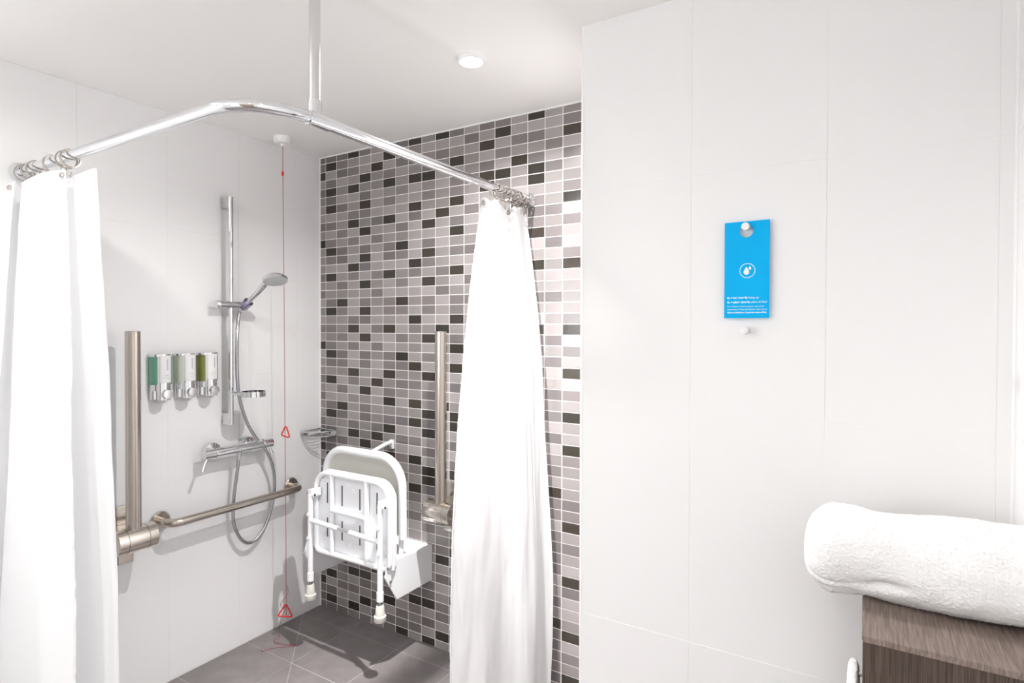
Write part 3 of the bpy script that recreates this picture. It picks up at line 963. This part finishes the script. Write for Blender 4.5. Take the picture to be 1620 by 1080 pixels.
# folding legs
ly_ = -0.325
for lx_, ztop_, zf in ((0.316, 0.700, 0.238), (0.732, 0.712, 0.250)):
    leg = MB().tube([(lx_, ly_, ztop_), (lx_, ly_, zf + 0.088)], 0.0115, 16).tube([(lx_, ly_, zf + 0.118), (lx_, ly_, zf + 0.082)], 0.0145, 16).build('leg', M['white_enamel'], t, 50)
    MB().tube([(lx_, ly_, zf + 0.09), (lx_, ly_, zf + 0.055)], 0.0085, 14).build('adjuster', M['steel_dark'], leg, 50)
    MB().lathe([(0, 0), (0.0225, 0), (0.0245, 0.003), (0.0245, 0.022), (0.0195, 0.025), (0.0160, 0.062), (0.0145, 0.065), (0, 0.065)], (lx_, ly_, zf), (0, 0, 1), 28).build('rubber_foot', M['rubber'], leg, 40)
    MB().box((lx_ - 0.011, ly_ - 0.004, ztop_ - 0.012), (lx_ + 0.011, sy - 0.004, ztop_ + 0.022), 0.003).build('leg_bracket', M['white_enamel'], t)
    MB().tube([(lx_ - 0.022, ly_ + 0.004, ztop_), (lx_ + 0.024, ly_ + 0.004, ztop_)], 0.0055, 12).build('pivot_bolt', M['steel_dark'], t, 50)
    MB().lathe([(0, -0.005), (0.010, -0.005), (0.010, 0.003), (0.006, 0.006), (0, 0.006)], (lx_ + 0.018, ly_ + 0.004, ztop_), (1, 0, 0), 6).build('pivot_nut', M['white_enamel'], t)
    for dz in (0.085, 0.190):
        MB().lathe([(0, -0.016), (0.0085, -0.016), (0.0085, 0.0), (0, 0.001)], (lx_, ly_ - 0.016, ztop_ - dz), (0, -1, 0), 14).build('leg_button', M['white_enamel'], leg, 40)
MB().tube([(0.316, ly_, 0.588), (0.490, ly_, 0.580)], 0.0105, 16).build('brace', M['white_enamel'], t, 50)
MB().tube([(0.560, ly_, 0.577), (0.732, ly_, 0.569)], 0.0105, 16).build('brace', M['white_enamel'], t, 50)
MB().tube([(0.485, ly_, 0.580), (0.565, ly_, 0.577)], 0.0078, 16).build('brace_joint', M['chrome'], t, 50)
MB().tube([(0.745, sy + 0.008, 0.70), (0.745, sy + 0.004, 0.44)], 0.008, 12).build('seat_side_rail', M['white_enamel'], t, 50)

# ------------------------------------------------------------------ towel card on the partition
hx = 2.1415
hy = PY - 0.0005


def wall_hook(z, label):
    o = MB().lathe([(0, 0), (0.0078, 0), (0.0078, 0.003), (0.0062, 0.004), (0.0062, 0.017), (0.0095, 0.019), (0.0098, 0.0205), (0.0098, 0.0255), (0.0088, 0.027), (0, 0.0275)], (hx, hy, z), (0, -1, 0), 32)
    o = o.build('wall_hook', M['hook'], None, 40)
    return tag(o, label, 'hook', 'round hooks on the white partition')


wall_hook(1.684, 'small round satin hook holding the blue towel card')
wall_hook(1.430, 'small round satin hook on the white partition below the blue card')
cyd = PY - 0.013
sx0, sx1, sz0, sz1 = 2.0905, 2.1950, 1.4600, 1.6985
t = thing('towel_card', (hx, cyd, sz0), 'blue towel reuse card with water drop emblem hanging on a hook', 'sign')
hcx, hcz, hr = hx, 1.6745, 0.0158
angs = sorted([2 * PI * k / 48 for k in range(48)] + [math.atan2(z - hcz, x - hcx) % (2 * PI) for x in (sx0, sx1) for z in (sz0, sz1)])
m = MB()
lays = []
for y in (cyd, cyd + 0.0012):
    inn, outr = [], []
    for a in angs:
        c_, s_ = math.cos(a), math.sin(a)
        inn.append(m.bm.verts.new((hcx + hr * c_, y, hcz + hr * s_)))
        tt = min([((sx1 if c_ > 0 else sx0) - hcx) / c_ if abs(c_) > 1e-9 else 9, ((sz1 if s_ > 0 else sz0) - hcz) / s_ if abs(s_) > 1e-9 else 9])
        outr.append(m.bm.verts.new((hcx + tt * c_, y, hcz + tt * s_)))
    lays.append((inn, outr))
n = len(angs)
for k in range(n):
    k2 = (k + 1) % n
    for inn, outr in lays:
        m.bm.faces.new((inn[k], inn[k2], outr[k2], outr[k]))
    m.bm.faces.new((lays[0][0][k], lays[0][0][k2], lays[1][0][k2], lays[1][0][k]))
    m.bm.faces.new((lays[0][1][k], lays[0][1][k2], lays[1][1][k2], lays[1][1][k]))
m.build('card', M['sign_blue'], t)
py_ = cyd - 0.0003
ez, ex = 1.577, 2.1445
m = MB()
a_ = [[m.bm.verts.new((ex + r_ * math.cos(2 * PI * k / 48), py_, ez + r_ * math.sin(2 * PI * k / 48))) for k in range(48)] for r_ in (0.0168, 0.0181)]
for k in range(48):
    m.bm.faces.new((a_[0][k], a_[0][(k + 1) % 48], a_[1][(k + 1) % 48], a_[1][k]))
m.build('emblem_ring', M['sign_white'], t)


def drop(cx_, cz_, r_, name):
    pts = []
    for k in range(33):
        a = R(-215 + 250 * k / 32)
        pts.append((cx_ + r_ * math.cos(a), py_, cz_ + r_ * math.sin(a)))
    pts.append((cx_, py_, cz_ + r_ * 2.1))
    mm = MB()
    mm.bm.faces.new([mm.bm.verts.new(p) for p in pts])
    mm.build(name, M['sign_white'], t)


drop(ex - 0.0022, ez - 0.0035, 0.0066, 'emblem_drop')
drop(ex + 0.0058, ez + 0.0050, 0.0030, 'emblem_drop')


def text(s, x, z, width, size, bold, name):
    cu = bpy.data.curves.new(name, 'FONT')
    cu.body = s
    cu.size = size
    cu.offset = bold
    ob = bpy.data.objects.new(name, cu)
    C.objects.link(ob)
    dg = bpy.context.evaluated_depsgraph_get()
    me = bpy.data.meshes.new_from_object(ob.evaluated_get(dg))
    bpy.data.objects.remove(ob)
    bpy.data.curves.remove(cu)
    w = max(v.co.x for v in me.vertices) - min(v.co.x for v in me.vertices)
    kx = width / w
    for v in me.vertices:
        v.co = Vector((x + v.co.x * kx, py_, z + v.co.y))
    me.materials.clear()
    me.materials.append(M['sign_white'])
    o = bpy.data.objects.new(name, me)
    C.objects.link(o)
    o.parent = t
    o.location = -t.location


text('to reuse towels:', 2.0975, 1.5085, 0.0485, 0.0072, 0.00022, 'lettering')
text('hang up', 2.1480, 1.5085, 0.0225, 0.0072, 0, 'lettering')
text('to replace towels:', 2.0975, 1.4975, 0.0545, 0.0072, 0.00022, 'lettering')
text('place on floor', 2.1540, 1.4975, 0.0365, 0.0072, 0, 'lettering')
text('Our Conserve to Restore program is part of our', 2.0975, 1.4875, 0.086, 0.0050, 0, 'lettering')
text('commitment to "Travel with Purpose". Learn more at', 2.0975, 1.4800, 0.092, 0.0050, 0, 'lettering')
text('hiltonworldwide.com/corporate-responsibility', 2.0975, 1.4725, 0.0915, 0.0055, 0.00014, 'lettering')

# ------------------------------------------------------------------ cabinet
CT = 0.92
cx0, cx1, cy0, cy1 = 2.3935, XR - 0.003, -0.905, PY - 0.004
t = thing('cabinet', ((cx0 + cx1) / 2, (cy0 + cy1) / 2, 0), 'grey brown wooden cabinet against the partition, under the rolled towel', 'cabinet')
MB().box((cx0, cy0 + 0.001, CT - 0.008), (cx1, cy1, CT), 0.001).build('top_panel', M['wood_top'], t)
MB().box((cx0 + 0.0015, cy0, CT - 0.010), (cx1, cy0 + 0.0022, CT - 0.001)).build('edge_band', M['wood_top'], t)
MB().box((cx0 + 0.0015, cy0 + 0.018, 0.08), (cx1, cy1, CT - 0.008)).build('carcass', M['wood_front'], t)
MB().box((cx0 + 0.001, cy0 + 0.001, 0.085), (cx1, cy0 + 0.0175, CT - 0.0105), 0.001).build('door', M['wood_front'], t)
MB().box((cx0 + 0.02, cy0 + 0.05, 0.0), (cx1, cy1, 0.0795)).build('plinth', M['wood_front'], t)


# ------------------------------------------------------------------ rolled towel on the cabinet
def towel_roll(xa, xb, nx, na):
    m = MB()
    rows = []
    for i in range(nx + 1):
        s = i / nx
        x = xa + (xb - xa) * s
        e = min(1.0, (x - xa) / 0.055)
        cap = math.sqrt(max(0.0, 1 - (1 - e) ** 2)) if e < 1 else 1.0
        cap = max(cap, 0.02) ** 0.8
        bulge = 1.0 + 0.02 * math.exp(-((x - 2.345) / 0.05) ** 2)
        hw = 0.086 * cap * bulge
        hh = 0.080 * cap * bulge
        sag = -0.012 * max(0.0, (2.385 - x) / 0.09)
        row = []
        for k in range(na):
            a = 2 * PI * k / na
            ca, sa = math.cos(a), math.sin(a)
            yy = math.copysign(abs(ca) ** 0.86, ca) * hw
            zz = math.copysign(abs(sa) ** 0.86, sa) * hh
            # soft folds running round the end and along the roll
            p = Vector((x * 16, yy * 22, zz * 22))
            d = noise.noise(p * 0.55) * 0.009 + noise.noise(p * 1.6) * 0.0022
            d -= 0.010 * math.exp(-((a - 3.62 + (x - 2.43) * 2) / 0.14) ** 2) * math.exp(-((x - 2.43) / 0.032) ** 2)
            d -= 0.020 * math.exp(-((a - 4.12 - (x - 2.36) * 3) / 0.12) ** 2) * math.exp(-((x - 2.365) / 0.035) ** 2)
            d -= 0.006 * math.exp(-((a - 3.75) / 0.10) ** 2) * math.exp(-((x - 2.33) / 0.04) ** 2)
            d += 0.0013 * noise.noise(Vector((x * 420, yy * 420, zz * 420))) + 0.0012 * noise.noise(Vector((x * 900, yy * 900, zz * 900)))
            d += rng.uniform(-0.0009, 0.0009)
            rad = Vector((0, ca, sa))
            z = CT + 0.079 + zz + sag
            co = Vector((x, -0.702 + yy, z)) + rad * d
            lowest = CT + 0.0012 if co.x > cx0 - 0.002 else CT - 0.030
            if co.z < lowest:
                co.z = lowest + 0.0006 * noise.noise(co * 300)
            row.append(m.bm.verts.new(co))
        rows.append(row)
    for i in range(nx):
        for k in range(na):
            m.bm.faces.new((rows[i][k], rows[i][(k + 1) % na], rows[i + 1][(k + 1) % na], rows[i + 1][k]))
    m.bm.faces.new(rows[0])
    m.bm.faces.new(rows[-1])
    return m.build('rolled_towel', M['towel'], None, 180)


tag(towel_roll(2.290, XR - 0.006, 190, 300), 'thick white rolled terry towel lying on the wooden cabinet', 'towel')

# ------------------------------------------------------------------ towel hanging on the cabinet side
tb = thing('towel_rail', (cx0 - 0.014, -0.72, 0.74), 'short chrome towel rail on the side of the wooden cabinet', 'towel rail')
MB().tube(fillet([(cx0 + 0.001, -0.665, 0.730), (cx0 - 0.0145, -0.665, 0.730), (cx0 - 0.0145, -0.755, 0.730), (cx0 + 0.001, -0.755, 0.730)], 0.006, 5), 0.0035, 12).build('bar', M['chrome'], tb, 50)
m = MB()
rows = []
for k in range(71):
    y = -0.790 + 0.170 * k / 70
    end = min(1.0, min(k, 70 - k) / 6.0)
    fat = 0.0118 * (0.55 + 0.45 * math.sqrt(1 - (1 - end) ** 2))
    ring_ = []
    for i in range(120):
        a = 2 * PI * i / 120
        ca, sa = math.cos(a), math.sin(a)
        px_, pz_ = math.copysign(abs(ca) ** 0.5, ca) * fat, math.copysign(abs(sa) ** 0.25, sa) * 0.15
        if pz_ > 0.135:
            pz_ = 0.135 + (pz_ - 0.135) * 0.8
        f_ = 0.0011 * noise.noise(Vector((pz_ * 300, y * 300, i * 0.7)))
        ring_.append(m.bm.verts.new((cx0 - 0.0145 + px_ + f_, y + f_, 0.592 + pz_ + f_)))
    rows.append(ring_)
for k in range(70):
    for i in range(120):
        m.bm.faces.new((rows[k][i], rows[k][(i + 1) % 120], rows[k + 1][(i + 1) % 120], rows[k + 1][i]))
m.bm.faces.new(rows[0])
m.bm.faces.new(rows[-1])
tag(m.build('hand_towel', M['towel'], None, 180), 'white hand towel hanging on the side of the wooden cabinet', 'towel')
